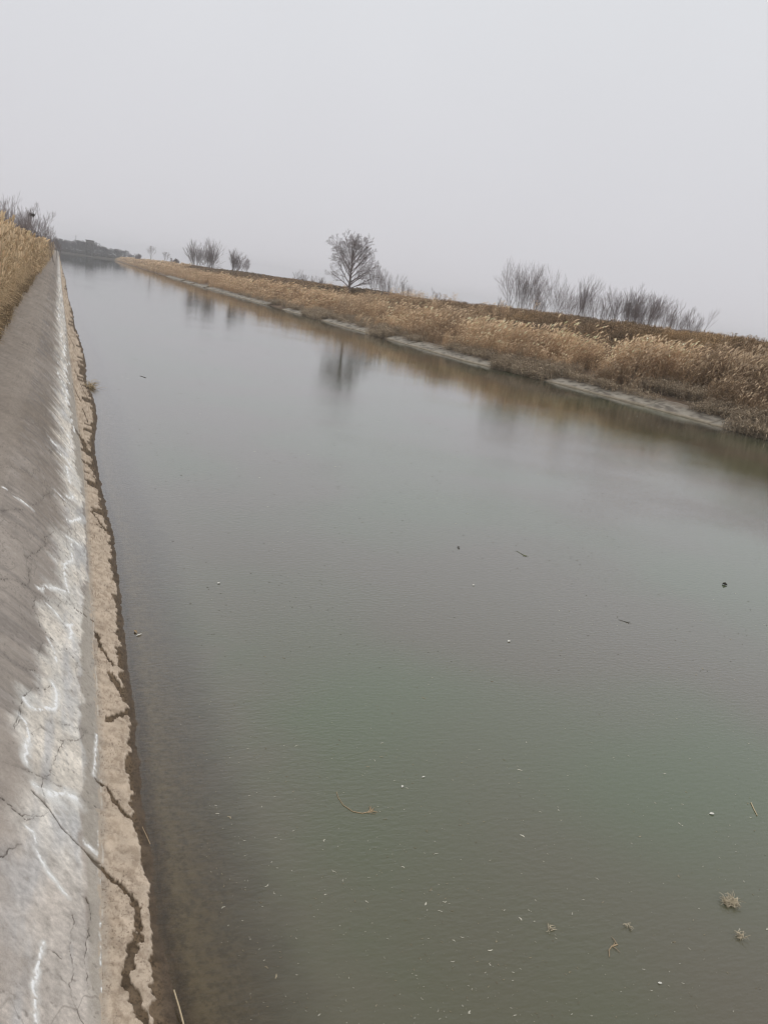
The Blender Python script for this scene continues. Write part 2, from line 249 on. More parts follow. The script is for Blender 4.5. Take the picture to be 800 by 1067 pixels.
def silt():
    X = uS[None]+T_[:, None]; Y = np.repeat(ys[:, None], len(uS), 1); U = uS[None]+0*Y
    Z = prof(X, Y, T_[:, None], E_[:, None])
    nM = fbm(X*14, Y*11, 5, .62); nF = fbm(X*85, Y*78, 3, .7); nP = fbm(X*120+7, Y*108, 2); nL = fbm(X*3, Y*1.5, 3)
    C = np.zeros(X.shape+(3,))+np.array((.48, .39, .30))
    C = lerp(C, (.52, .425, .33), ss(.4, .7, nM)); C = lerp(C, (.31, .24, .175), ss(.52, .75, fbm(X*22+5, Y*17, 4))*.6)
    C = lerp(C, (.37, .32, .265), (1-ss(.0, .05, U+(nM-.5)*.04))*.8)
    C = lerp(C, (.17, .125, .09), ss(.62, .80, nP)*.75*ss(.38, .6, fbm(X*9, Y*8+3, 3))); C = lerp(C, (.25, .19, .14), ss(.45, .75, fbm(X*38+4, Y*30, 5, .7))*.6); C = lerp(C, (.13, .095, .07), (1-ss(.002, .009, np.abs(fbm(X*17+8, Y*13, 4)-.5)))*ss(.5, .6, fbm(X*5, Y*4+7, 3))*.55)                       # pock marks
    rill = fbm((Y-.35*U)*26, U*4, 4); C = lerp(C, (.23, .175, .125), ss(.56, .75, rill)*.5*ss(7, 14, Y))
    # dark wet rim
    wp = np.array(FT['wet']); wp = wp[np.argsort(wp[:, 1])]
    W0 = np.interp(ys, wp[:, 1], wp[:, 0])[:, None]; W0 = np.where(ys[:, None] > 34, E_[:, None]-.06, W0); W0 = np.minimum(W0, E_[:, None]-.05-.05*(ss(7, 10, ys)*(1-ss(40, 60, ys)))[:, None])
    W0 = W0+(fbm(Y*11, X*0+3, 4)-.5)*.08+(fbm(Y*22, X*26, 4)-.5)*.05+(ss(.48, .75, fbm((Y-.3*U)*3, X*1+4, 4))*-.22)*ss(7, 12, Y)
    wet = ss(-.003, .005, X-W0)
    gz = 0
    for r, P_ in FT['gully']:
        d = seg_dist(X, Y, P_, .12); d = d+(fbm(X*32, Y*28, 4)-.5)*r*1.7
        k = 1-ss(r*.75, r*.95, d); wet = np.maximum(wet, k); gz = np.maximum(gz, k)
    D = np.zeros_like(C)+np.array((.135, .095, .060)); D = lerp(D, (.042, .031, .020), ss(.50, .75, nP)*.85); D = lerp(D, (.07, .05, .033), ss(.50, .62, fbm(X*30+4, Y*26, 4))*.7)
    D = lerp(D, (.20, .148, .10), ss(.5, .75, nM)*.5)
    band = ss(.0, .05, X-E_[:, None]+.09+(nM-.5)*.05)
    D = lerp(D, (.085, .066, .05), band*.6)
    C = C+(D-C)*wet[..., None]
    rim = wet*0+np.exp(-((X-W0+.006)/.006)**2)*(1-gz); C = lerp(C, (.60, .51, .41), rim*.3*(1-ss(6, 12, Y)))
    sl_ = np.exp(-((U-.006-(fbm(Y*9, X*0+8, 4)-.5)*.02)/.005)**2)*ss(.5, .62, fbm(Y*7, X*0, 4))*(1-ss(6, 9, Y)); C = lerp(C, (.60, .56, .50), sl_*.5*(1-wet))
    under = ss(0, .02, X-E_[:, None])
    C = lerp(C, (.20, .17, .13), under*ss(0, .12, X-E_[:, None])*.9)
    C *= (.8+.4*fbm(X*16+9, Y*16, 4))[..., None]; C *= (1-under*(.42*ss(.35, .75, fbm(X*34+9, Y*30, 5, .72))))[..., None]
    am = ss(0, .02, U)
    Z = Z+am*((nM-.5)*.022+(nF-.5)*.012)*(1-.6*ss(.5, 1.2, U)) - am*wet*.012*(1-under)-.004*am*ss(.6, .74, nF)+(-.0)*under
    Z = np.where(X > E_[:, None]+.06, np.minimum(Z, -.006), Z)
    return mesh_np('mud_shore', np.stack([X, Y, Z], -1).reshape(-1, 3), grid_faces(*X.shape), np.clip(C, .01, .9).reshape(-1, 3), True, {'Wet': wet})
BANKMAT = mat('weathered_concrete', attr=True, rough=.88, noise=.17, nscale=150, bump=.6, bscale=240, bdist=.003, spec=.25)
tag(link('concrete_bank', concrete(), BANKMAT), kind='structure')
SILTMAT = mat('river_silt', attr=True, rough=.9, noise=.12, nscale=150, bump=.8, bscale=150, bdist=.006, spec=.12)
_n = SILTMAT.node_tree; _a = _n.nodes.new('ShaderNodeAttribute'); _a.attribute_name = 'Wet'
_m = _n.nodes.new('ShaderNodeMapRange'); _m.inputs[3].default_value = .92; _m.inputs[4].default_value = .8
_n.links.new(_a.outputs['Fac'], _m.inputs[0]); _n.links.new(_m.outputs[0], _n.nodes['Principled BSDF'].inputs['Roughness'])
tag(link('mud_shore', silt(), SILTMAT), kind='structure')

# ------------------------------------------------------------------ the right bank, the plain beyond and the far shore
YF = 560.0
def rw(y):                                                       # right waterline
    return np.interp(y, [-20, 24, 32, 40, 68, 150, 290, YF], [23.8, 23.7, 23.4, 22.3, 22.5, 22.6, 26, 34])
def zr(x, y):                                                    # right bank height
    q = x-rw(y); hill = np.interp(y, [-20, 60, 90, 110, 200, 600], [2.95, 2.9, 2.35, 2.4, 2.55, 1.9])
    z = np.interp(q, [-12, -3, 0, 1.35, 3.0], [-1.6, -.9, -.12, .33, .70])
    z = z+(hill-.8)*ss(3.0, 10.5, q+(fbm(y*.1, x*.1, 2)-.5)*2)-(hill-1.4)*ss(17, 27, q)
    return z+(fbm(x*.8, y*.8, 4)-.5)*.28*ss(1.4, 4, q)
def zl(x, y):                                                    # left bank behind the lining
    return 1.36+ss(0, 6, -1.5-x)*.5+(fbm(x*1.3, y*1.3, 3)-.5)*.15*ss(0, 1, -1.6-x)
q = np.concatenate([np.linspace(-12, -.5, 12), np.linspace(0, 14, 57), np.linspace(15, 30, 16), np.geomspace(32, 1400, 16)])
yy = np.concatenate([np.linspace(-30, 14, 12), np.linspace(15, 120, 300), np.geomspace(121, YF, 160)])
X = rw(yy)[:, None]+q[None]; Y = np.repeat(yy[:, None], len(q), 1); Z = zr(X, Y)
soil = lerp(np.zeros(X.shape+(3,))+np.array((.14, .10, .07)), (.22, .165, .115), ss(.4, .7, fbm(X*1.2, Y*1.2, 4)))
EARTH = mat('dry_earth', attr=True, rough=.95, noise=.25, nscale=6, bump=.6, bscale=9, bdist=.06, spec=.1)
tag(link('right_bank_ground', mesh_np('right_bank', np.stack([X, Y, Z], -1).reshape(-1, 3), grid_faces(*X.shape), soil.reshape(-1, 3), True), EARTH), kind='structure')
xl = -np.concatenate([np.linspace(1.45, 12, 50), np.geomspace(12.6, 1400, 18)]); yl = np.concatenate([np.linspace(-30, 60, 240), np.geomspace(61, YF, 60)])
X = np.repeat(xl[None], len(yl), 0); Y = np.repeat(yl[:, None], len(xl), 1)
X[:, 0] = toe(yl)-1.6
Z = zl(X, Y); Z[:, 0] = 1.24
soil = lerp(np.zeros(X.shape+(3,))+np.array((.17, .125, .085)), (.25, .19, .13), ss(.4, .7, fbm(X*2, Y*2, 4)))
tag(link('left_bank_ground', mesh_np('left_bank', np.stack([X, Y, Z], -1).reshape(-1, 3), grid_faces(*X.shape)[:, ::-1], soil.reshape(-1, 3), True), EARTH), kind='structure')
# far shore closes the view
xf = np.linspace(-1400, 1434, 60); yf = np.concatenate([[YF-12, YF-6, YF, YF+6, YF+14], np.geomspace(YF+30, 1500, 8)])
X, Y = np.meshgrid(xf, yf); Z = np.interp(Y, [YF-12, YF, YF+6, YF+20, 1500], [-.6, .02, .6, 1.1, 1.1])
tag(link('far_plain_ground', mesh_np('plain', np.stack([X, Y, Z], -1).reshape(-1, 3), grid_faces(*X.shape), np.zeros((X.size, 3))+np.array((.09, .075, .06)), True), EARTH), kind='structure')
tag(link('canal_bed_ground', mesh_np('bed', [(-3, -30, -1.7), (40, -30, -1.7), (40, YF+5, -1.7), (-3, YF+5, -1.7)], [[0, 1, 2, 3]], np.zeros((4, 3))+.1), EARTH), kind='structure')

# ------------------------------------------------------------------ water
uw = np.concatenate([np.linspace(-.06, .6, 34), np.linspace(.66, 3.2, 20), np.linspace(3.6, 45, 24)])
yw = np.concatenate([np.linspace(-12, 1, 14), np.geomspace(1.1, 40, 260), np.geomspace(41, YF+2, 60)])
X = edge(yw)[:, None]+uw[None]; Y = np.repeat(yw[:, None], len(uw), 1)
dep = np.clip(.22*uw, 0, 2)[None]+0*X
WM = bpy.data.materials.new('silty_water'); WM.use_nodes = True; nt = WM.node_tree; N = nt.nodes; L = nt.links; N.clear()
o_ = N.new('ShaderNodeOutputMaterial'); tcw = N.new('ShaderNodeTexCoord')
def noise(scale, detail, vec=None, rough=.5, rot=0, stretch=(1, 1, 1)):
    mp = N.new('ShaderNodeMapping'); mp.inputs['Scale'].default_value = stretch; mp.inputs['Rotation'].default_value = (0, 0, rot)
    L.new(tcw.outputs['Object'], mp.inputs['Vector'])
    n = N.new('ShaderNodeTexNoise'); n.inputs['Scale'].default_value = scale; n.inputs['Detail'].default_value = detail
    n.inputs['Roughness'].default_value = rough; L.new(mp.outputs[0], n.inputs['Vector']); return n.outputs['Fac']
def math_(op, a, b):
    m = N.new('ShaderNodeMath'); m.operation = op
    for i, v in enumerate((a, b)):
        if isinstance(v, (int, float)): m.inputs[i].default_value = v
        else: L.new(v, m.inputs[i])
    return m.outputs[0]
def ramp(src, lo, hi, a, b):
    r = N.new('ShaderNodeMapRange'); r.interpolation_type = 'SMOOTHSTEP'
    for i, v in zip((1, 2, 3, 4), (lo, hi, a, b)): r.inputs[i].default_value = v
    L.new(src, r.inputs[0]); return r.outputs[0]
r1 = noise(3.2, 3, rot=.5, stretch=(1, 2.4, 1)); r2 = noise(14, 3, rot=.35, stretch=(1, 2.2, 1)); r3 = noise(.35, 2, rot=.3); r4 = noise(46, 2, rot=.6, stretch=(1, 1.7, 1))
sy = N.new('ShaderNodeSeparateXYZ'); L.new(tcw.outputs['Object'], sy.inputs[0])
gust = math_('MULTIPLY', ramp(r3, .35, .7, .6, 1.15), ramp(sy.outputs['Y'], 5, 26, 1.0, .22))   # the breeze only reaches the near water
hgt = math_('MULTIPLY', math_('ADD', math_('MULTIPLY', r1, .0014), math_('ADD', math_('MULTIPLY', r2, .0042), math_('MULTIPLY', r4, .0009))), gust)
bp = N.new('ShaderNodeBump'); bp.inputs['Strength'].default_value = 1; bp.inputs['Distance'].default_value = 1.0; L.new(hgt, bp.inputs['Height'])
fr = N.new('ShaderNodeLayerWeight'); fr.inputs['Blend'].default_value = .5; L.new(bp.outputs[0], fr.inputs['Normal'])
fres = math_('ADD', .012, math_('MULTIPLY', .985, math_('POWER', fr.outputs['Facing'], 2.75)))
gl = N.new('ShaderNodeBsdfGlossy'); gl.inputs['Roughness'].default_value = .015; L.new(bp.outputs[0], gl.inputs['Normal'])
df = N.new('ShaderNodeBsdfDiffuse')
cm = N.new('ShaderNodeMix'); cm.data_type = 'RGBA'; cm.inputs[6].default_value = (.108, .096, .068, 1); cm.inputs[7].default_value = (.092, .113, .064, 1)
L.new(ramp(noise(.22, 2), .38, .62, 0, 1), cm.inputs[0])
at = N.new('ShaderNodeAttribute'); at.attribute_name = 'Depth'
cs = N.new('ShaderNodeMix'); cs.data_type = 'RGBA'; L.new(ramp(math_('ADD', at.outputs['Fac'], math_('MULTIPLY', math_('SUBTRACT', noise(2.2, 4), .5), .22)), .0, .34, 0, 1), cs.inputs[0])
cs.inputs[6].default_value = (.122, .106, .080, 1); L.new(cm.outputs[2], cs.inputs[7]); L.new(cs.outputs[2], df.inputs['Color'])
tr = N.new('ShaderNodeBsdfTransparent'); tr.inputs[0].default_value = (.80, .75, .62, 1)
m1 = N.new('ShaderNodeMixShader'); L.new(ramp(math_('ADD', at.outputs['Fac'], math_('MULTIPLY', math_('SUBTRACT', noise(6, 4), .5), .05)), .0, .17, .08, 1), m1.inputs[0]); L.new(tr.outputs[0], m1.inputs[1]); L.new(df.outputs[0], m1.inputs[2])
m2 = N.new('ShaderNodeMixShader'); L.new(fres, m2.inputs[0]); L.new(m1.outputs[0], m2.inputs[1]); L.new(gl.outputs[0], m2.inputs[2])
L.new(m2.outputs[0], o_.inputs[0])
tag(link('water', mesh_np('water', np.stack([X, Y, 0*X], -1).reshape(-1, 3), grid_faces(*X.shape), None, True, {'Depth': dep}), WM), kind='structure')

# ------------------------------------------------------------------ slabs along the foot of the right bank
SLAB = mat('slab_concrete', attr=True, rough=.9, noise=.22, nscale=5, bump=.4, bscale=30, bdist=.02)
rg = np.random.RandomState(3)
def slab(y0, y1, k, label):
    cx, cy = float(rw((y0+y1)/2)), (y0+y1)/2
    ny, nx = 22, 12; w = 1.15
    a = np.linspace(0, 1, nx); b = np.linspace(-1, 1, ny)
    A, B = np.meshgrid(a, b); tilt = rg.uniform(-.05, .05); off = rg.uniform(-.08, .08)
    yh = (y1-y0)/2-.03
    x = -.16+A*w+off+(fbm(B*4+k*3.1, A*0+k, 3)-.5)*.12*(1-A); y = B*yh
    x = x+float(rw(cy+.5)-rw(cy-.5))*y
    z = -.05+A*.34+tilt*B*.5*(1-.3*A)+(fbm(A*4+k*5, B*5, 3)-.5)*.04
    top = np.stack([x, y, z+.09], -1).reshape(-1, 3); bot = np.stack([x+.03, y, z-.14], -1).reshape(-1, 3)
    Vs = np.concatenate([top, bot]); n = nx*ny; F = grid_faces(ny, nx)
    g = np.arange(n).reshape(ny, nx); rim = np.concatenate([g[0, :], g[1:, -1], g[-1, -2::-1], g[-2:0:-1, 0]]); r2_ = np.roll(rim, -1)
    F = np.concatenate([F, F[:, ::-1]+n, np.stack([rim, rim+n, r2_+n, r2_], -1)])
    C = np.zeros((n, 3))+np.array((.28, .25, .205)); C = lerp(C, (.13, .112, .09), ss(.45, .7, fbm(A*5+k, B*6, 4)).ravel())
    C = lerp(C, (.36, .30, .22), ((1-ss(0, .14, A))).ravel()*.8); C = lerp(C, (.17, .135, .10), (ss(.5, .85, A+(fbm(B*8, A*3+k, 3)-.5)*.5)).ravel()*.8)
    C2 = np.tile(np.array((.33, .27, .20)), (n, 1)); C2[:] = np.where(z.ravel()[:, None] < .04, (.16, .125, .09), C2)
    me = mesh_np('concrete_slab', Vs, F, np.concatenate([C, C2]), False)
    o = link('concrete_slab', me, SLAB); o.location = (cx, cy, 0)
    tag(o, label, 'slab', 'concrete slabs along the foot of the right bank')
slabs = []
y = 18.6
for k in range(4): slabs.append((y, y+3.75)); y += 3.75
slabs += [(37.2, 41.0), (41.05, 45), (45.1, 49), (49.1, 53.2), (56.0, 60.2), (60.3, 64.6), (64.7, 69), (75, 79), (79.2, 83)]
y = 91.
while y < 190: slabs.append((y, y+5.6)); y += 5.9 + (3 if rg.rand() < .2 else 0)
nm = ['concrete slab half buried under dead grass at the right edge of the photo', 'pale concrete slab at the waterline next to the half buried one', 'middle one of the joined concrete slabs near the right edge of the photo',
      'concrete slab ending at the dead reeds that hang into the water', 'first concrete slab past the dead reeds hanging into the water',
      'second concrete slab past the dead reeds hanging into the water', 'third concrete slab past the dead reeds, dark joint at its end',
      'concrete slab before the first reed gap, fourth past the hanging dead reeds', 'concrete slab right after the weedy gap, below the lone tree side',
      'middle slab of the run of three below the lone tree', 'last slab of the run of three below the lone tree, by the dark hollow',
      'short grey slab just past the dark hollow in the bank', 'grey slab beyond the dark hollow, the farther of its pair']
for k, (a, b) in enumerate(slabs):
    slab(a, b, k, nm[k] if k < len(nm) else 'distant concrete slab, one of the thin pale line along the far right waterline')

# ------------------------------------------------------------------ reeds and dry grass (nobody could count them)
def reed_proto(seed, h=2.2, n=9, plume=True, leafy=5, spread=.28, lean=(.10, -.05), w=.006, nod=1.0, pl=.26, pw=.035, c_st=(.54, .375, .23), c_lf=(.60, .42, .26), c_pl=(.69, .52, .35)):
    r = random.Random(seed); V = []; F = []; C = []
    def strip(pts, ws, nrm, col, c2=None):
        b = len(V)
        for k, (p, ww) in enumerate(zip(pts, ws)):
            V.append(p-nrm*ww); V.append(p+nrm*ww)
            cc = col if c2 is None else tuple(col[i]+(c2[i]-col[i])*k/(len(pts)-1) for i in range(3)); C.append(cc); C.append(cc)
        for k in range(len(pts)-1): F.append((b+2*k, b+2*k+1, b+2*k+3, b+2*k+2))
    for i in range(n):
        hh = h*r.uniform(.72, 1.06); a = r.uniform(0, 6.283); rr = spread*math.sqrt(r.random())
        p0 = Vector((rr*math.cos(a), rr*math.sin(a), -.05)); ln = Vector((lean[0]+r.gauss(0, .09), lean[1]+r.gauss(0, .09), 0))
        br = r.uniform(.75, 1.2); an = r.uniform(0, 3.1416); nr = Vector((math.cos(an), math.sin(an), 0))
        pt = lambda t: p0+Vector((0, 0, hh*t))+ln*hh*t*t
        strip([pt(0), pt(.5), pt(.98)], [w*.9, w*.7, w*.4], nr, tuple(v*br*.9 for v in c_st))
        for k in range(leafy):
            t = r.uniform(.12, .92); b0 = pt(t); az = r.uniform(0, 6.283); L_ = r.uniform(.22, .5)*min(1, h/1.4)
            dv = Vector((math.cos(az), math.sin(az), 0))+Vector((lean[0], lean[1], 0))*2; up = r.uniform(.3, 1.1); dr = r.uniform(0, 1.0)
            nn = Vector((-dv.y, dv.x, .3)).normalized(); bb = br*r.uniform(.7, 1.2)
            strip([b0, b0+dv*L_*.5+Vector((0, 0, L_*.5*up)), b0+dv*L_+Vector((0, 0, L_*(up-dr)*.6))], [w*.8, w*1.1, w*.15], nn, tuple(v*bb for v in c_lf))
        if plume and r.random() < .8:
            b0 = pt(.97); L_ = pl*r.uniform(.7, 1.2); dv = Vector((.55*nod+lean[0]*2+r.gauss(0, .2), -.25*nod+r.gauss(0, .2), .9)).normalized(); bb = br*r.uniform(.85, 1.15)
            for q in range(3):
                an = an+1.05; nr = Vector((math.cos(an), math.sin(an), .1)); dd = dv+Vector((r.gauss(0, .12), r.gauss(0, .12), 0))
                sag = Vector((.12, -.06, -.10))*L_
                strip([b0, b0+dd*L_*.35, b0+dd*L_*.75+sag*.4, b0+dd*L_+sag], [pw*.15, pw, pw*.7, pw*.08], nr, tuple(v*bb for v in c_pl), tuple(v*bb*1.1 for v in c_pl))
    return np.array([tuple(v) for v in V]), np.array(F), np.array(C)
def scatter(name, protos, P, zfun, label, m, cat, seed=0, smin=.8, smax=1.2, lean=0, tint=None, hs=None):
    r = np.random.RandomState(seed); Vs = []; Fs = []; Cs = []; n = 0
    pid = r.randint(0, len(protos), len(P)); ang = r.uniform(-.6, .6, len(P)); sc = r.uniform(smin, smax, len(P)); mir = r.choice([-1, 1], len(P))
    if hs is not None: sc = sc*hs
    zz = zfun(P[:, 0], P[:, 1])
    for k, (V, F, C) in enumerate(protos):
        idx = np.where(pid == k)[0]
        if not len(idx): continue
        c, s = np.cos(ang[idx])[:, None], np.sin(ang[idx])[:, None]
        x = V[None, :, 0]*c-V[None, :, 1]*s; y = V[None, :, 0]*s+V[None, :, 1]*c
        z = V[None, :, 2]+0*x; S_ = sc[idx][:, None]
        W = np.stack([x*S_+P[idx, 0][:, None], y*S_*mir[idx][:, None]+P[idx, 1][:, None], z*S_+zz[idx][:, None]], -1)
        tn = (r.uniform(.82, 1.15, len(idx))[:, None, None]*C[None])
        if tint is not None: tn = tn*tint[idx][:, None, :]
        Vs.append(W.reshape(-1, 3)); Cs.append(tn.reshape(-1, 3)); Fs.append((F[None]+(n+np.arange(len(idx))*len(V))[:, None, None]).reshape(-1, 4)); n += len(idx)*len(V)
    me = mesh_np(name, np.concatenate(Vs), np.concatenate(Fs), np.clip(np.concatenate(Cs), .01, .8))
    print(name, len(me.polygons))
    return tag(link(name, me, m), label, cat, kind='stuff')
STRAW = mat('dry_straw', attr=True, rough=.85, spec=.15)
# a little light passes through dry leaves
_n = STRAW.node_tree; _t = _n.nodes.new('ShaderNodeBsdfTranslucent'); _x = _n.nodes.new('ShaderNodeMixShader'); _x.inputs[0].default_value = .22
_a = [k for k in _n.nodes if k.type == 'ATTRIBUTE'][0]; _n.links.new(_a.outputs[0], _t.inputs[0])
_n.links.new(_n.nodes['Principled BSDF'].outputs[0], _x.inputs[1]); _n.links.new(_t.outputs[0], _x.inputs[2]); _n.links.new(_x.outputs[0], _n.nodes['Material Output'].inputs[0])

rs = np.random.RandomState(11)
def ysamp(n, a, b, p=1.0): return (a**(1-p)+(b**(1-p)-a**(1-p))*rs.rand(n))**(1/(1-p)) if p != 1 else a*(b/a)**rs.rand(n)
def dens(P, sx, sy, lo, hi, off=0): return P[rs.rand(len(P)) < ss(lo, hi, fbm(P[:, 0]*sx+off, P[:, 1]*sy+off, 3))]
def big(sc): return dict(w=.006*sc, pw=.035*sc)
# right reeds near (15..75 m) and far
near = [reed_proto(i, 1.75, 9, leafy=5, w=.0095, pw=.026, pl=.24, spread=.36) for i in range(8)]
farp = [reed_proto(20+i, 1.75, 6, leafy=4, w=.022, pw=.06, pl=.3, spread=.5) for i in range(6)]
vfar = [reed_proto(40+i, 1.75, 5, leafy=3, w=.05, pw=.12, pl=.4, spread=.9) for i in range(5)]
def reeds(n, y0, y1, p, qa, qb):
    Y = ysamp(n, y0, y1, p); u = rs.rand(n)
    X = rw(Y)+qa+(qb-qa)*u**1.1; return np.stack([X, Y], 1)
def rh(P):                                                                  # height varies in drifts, shorter up the bank
    q = P[:, 0]-rw(P[:, 1]); return (.46+.60*fbm(P[:, 0]*.5+3, P[:, 1]*.3, 3)+.35*ss(.9, 1, vnoise(P[:, 0]*9, P[:, 1]*9)))*(1.05-.25*ss(3, 6, q))*(.62+.45*ss(1.2, 2.6, q))
P = dens(reeds(4600, 14, 75, 1.3, 1.05, 5.4), .7, .4, .3, .5)
tint = np.ones((len(P), 3))*(.66+.46*ss(.3, .7, fbm(P[:, 0]*.3+8, P[:, 1]*.2, 3)))[:, None]
scatter('reed_bed', near, P, zr, 'tall tan reeds with feathery plumes crowding the near right bank above the concrete slabs', STRAW, 'reeds', 1, hs=rh(P), tint=tint, smin=.68, smax=1.28)
P = dens(reeds(4200, 75, 220, 1.5, .8, 6.5), .4, .12, .25, .45)
scatter('reed_bed', farp, P, zr, 'golden reeds along the right bank around and beyond the lone bare tree', STRAW, 'reeds', 2, hs=rh(P)*1.0)
P = reeds(2600, 220, YF, 1.6, .5, 9)
scatter('reed_bed', vfar, P, zr, 'distant band of pale tan reeds tapering away along the right waterline', STRAW, 'reeds', 3, hs=rh(P)*1.05)
Y = rs.uniform(48, 100, 520); P = np.stack([rw(Y)+rs.uniform(5.5, 10.5, 520), Y], 1); P = dens(P, .3, .15, .4, .6, 3)
scatter('reed_bed', near, P, zr, 'sparse tall reeds whose plumes break the skyline between the lone tree and the crest shrubs', STRAW, 'reeds', 13, hs=np.full(len(P), .62), smin=.6, smax=1.3)
# matted dead litter and low grass at the foot, hanging over slabs
low = [reed_proto(60+i, .55, 12, plume=False, leafy=4, spread=.3, lean=(-.35, -.1), w=.009, c_st=(.40, .32, .23), c_lf=(.44, .35, .25)) for i in range(6)]
P = reeds(5600, 14, 110, 1.2, .75, 3.2); P = dens(P, .8, .4, .3, .5, 5)
scatter('matted_grass', low, P, zr, 'grey brown matted dead grass spilling over the upper edge of the concrete slabs', STRAW, 'dry grass', 4)
for (a, b, n, lab) in ((33.2, 37.5, 330, 'tangle of dead reeds hanging down into the water between two runs of slabs'), (53, 56.4, 140, 'small weedy tuft filling the gap between two runs of slabs'),
                       (69, 75, 170, 'dark dead grass in the hollow of the right bank'), (14, 21.4, 330, 'dead grass drooping to the water at the right edge of the photo')):
    Y = rs.uniform(a, b, n); P = np.stack([rw(Y)+rs.uniform(-.25, 1.6, n), Y], 1)
    scatter('matted_grass', low, P, lambda x, y: zr(x, y)+.05, lab, STRAW, 'dry grass', 5, smin=.8, smax=1.4)
# russet scrub on the bank slope and crest
c1 = dict(c_st=(.27, .188, .115), c_lf=(.335, .232, .14))
scrub = [reed_proto(80+i, .62, 14, plume=False, leafy=4, spread=.42, lean=(.1, 0), w=.012, **c1) for i in range(6)]
scrubf = [reed_proto(90+i, .7, 10, plume=False, leafy=3, spread=.8, lean=(.1, 0), w=.035, **c1) for i in range(5)]
Y = ysamp(6800, 14, 95, 1.0); P = np.stack([rw(Y)+3.2+rs.rand(len(Y))*13, Y], 1)
tn = lerp(np.ones((len(P), 3)), (.62, .66, .72), ss(.5, .68, fbm(P[:, 0]*.35, P[:, 1]*.2+5, 3))*.9); tn = lerp(tn, (1.5, 1.45, 1.25), ss(.52, .7, fbm(P[:, 0]*.3+9, P[:, 1]*.25, 3))*.6)
scatter('scrub', scrub, P, zr, 'russet brown dry scrub covering the slope and crest of the near right bank', STRAW, 'scrub', 6, tint=tn, hs=.7+.7*fbm(P[:, 0]*.6, P[:, 1]*.5, 3))
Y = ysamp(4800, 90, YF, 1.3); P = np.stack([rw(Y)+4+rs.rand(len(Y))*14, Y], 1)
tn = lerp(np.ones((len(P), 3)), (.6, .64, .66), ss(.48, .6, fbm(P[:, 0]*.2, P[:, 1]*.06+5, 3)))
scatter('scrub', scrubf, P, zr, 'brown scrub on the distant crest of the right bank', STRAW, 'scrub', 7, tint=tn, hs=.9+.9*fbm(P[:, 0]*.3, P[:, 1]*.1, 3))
# left reeds: a dense golden wall at the head of the lining
lk = dict(nod=.15, lean=(.05, 0), c_st=(.54, .41, .25), c_lf=(.62, .465, .295), c_pl=(.63, .485, .32))
ln_ = [reed_proto(110+i, 1.65, 10, leafy=10, w=.0065, pw=.024, pl=.24, **lk) for i in range(8)]
lf_ = [reed_proto(130+i, 1.65, 8, leafy=7, w=.016, pw=.05, pl=.3, spread=.4, **lk) for i in range(6)]
def lreeds(n, y0, y1, p, wmax):
    Y = ysamp(n, y0, y1, p); return np.stack([toe(Y)-1.72-(fbm(Y*.7, Y*0+3, 2)-.3)*.35-rs.rand(n)**1.2*wmax, Y], 1)
P = lreeds(2600, 9.5, 45, 1.0, 3.4)
hl = (.90+.6*fbm(P[:, 0]*.6, P[:, 1]*.35, 3))*(.6+.42*ss(0, .9, toe(P[:, 1])-1.7-P[:, 0]))
scatter('reed_bed', ln_, P, zl, 'dense golden reeds crowding the top of the left concrete bank', STRAW, 'reeds', 8, hs=hl)
P = lreeds(2200, 45, 200, 1.2, 5)
scatter('reed_bed', lf_, P, zl, 'golden reeds farther along the left bank where the lining narrows to a point', STRAW, 'reeds', 9, hs=.9+.45*fbm(P[:, 0]*.6, P[:, 1]*.2, 3))
llow = [reed_proto(150+i, .3, 12, plume=False, leafy=3, spread=.2, lean=(.3, -.1), w=.006, c_st=(.30, .22, .14), c_lf=(.33, .25, .15)) for i in range(5)]
Y = ysamp(1500, 8, 60, 1.0); P = np.stack([toe(Y)-1.56-rs.rand(len(Y))*.5-(fbm(Y*.7, Y*0+3, 2)-.3)*.3, Y], 1)
scatter('matted_grass', llow, P, zl, 'short broken straw and litter at the foot of the left reeds', STRAW, 'dry grass', 10)
def zero(x, y): return np.interp(np.asarray(y)*1.0, [0, 1], [1.0, 1.0])
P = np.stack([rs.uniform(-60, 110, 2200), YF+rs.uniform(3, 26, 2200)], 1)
scatter('scrub', vfar, P, zero, 'pale scrub along the far shore where the canal ends', STRAW, 'scrub', 12, hs=np.full(2200, .9), tint=np.tile(np.array((.16, .17, .22)), (2200, 1)))

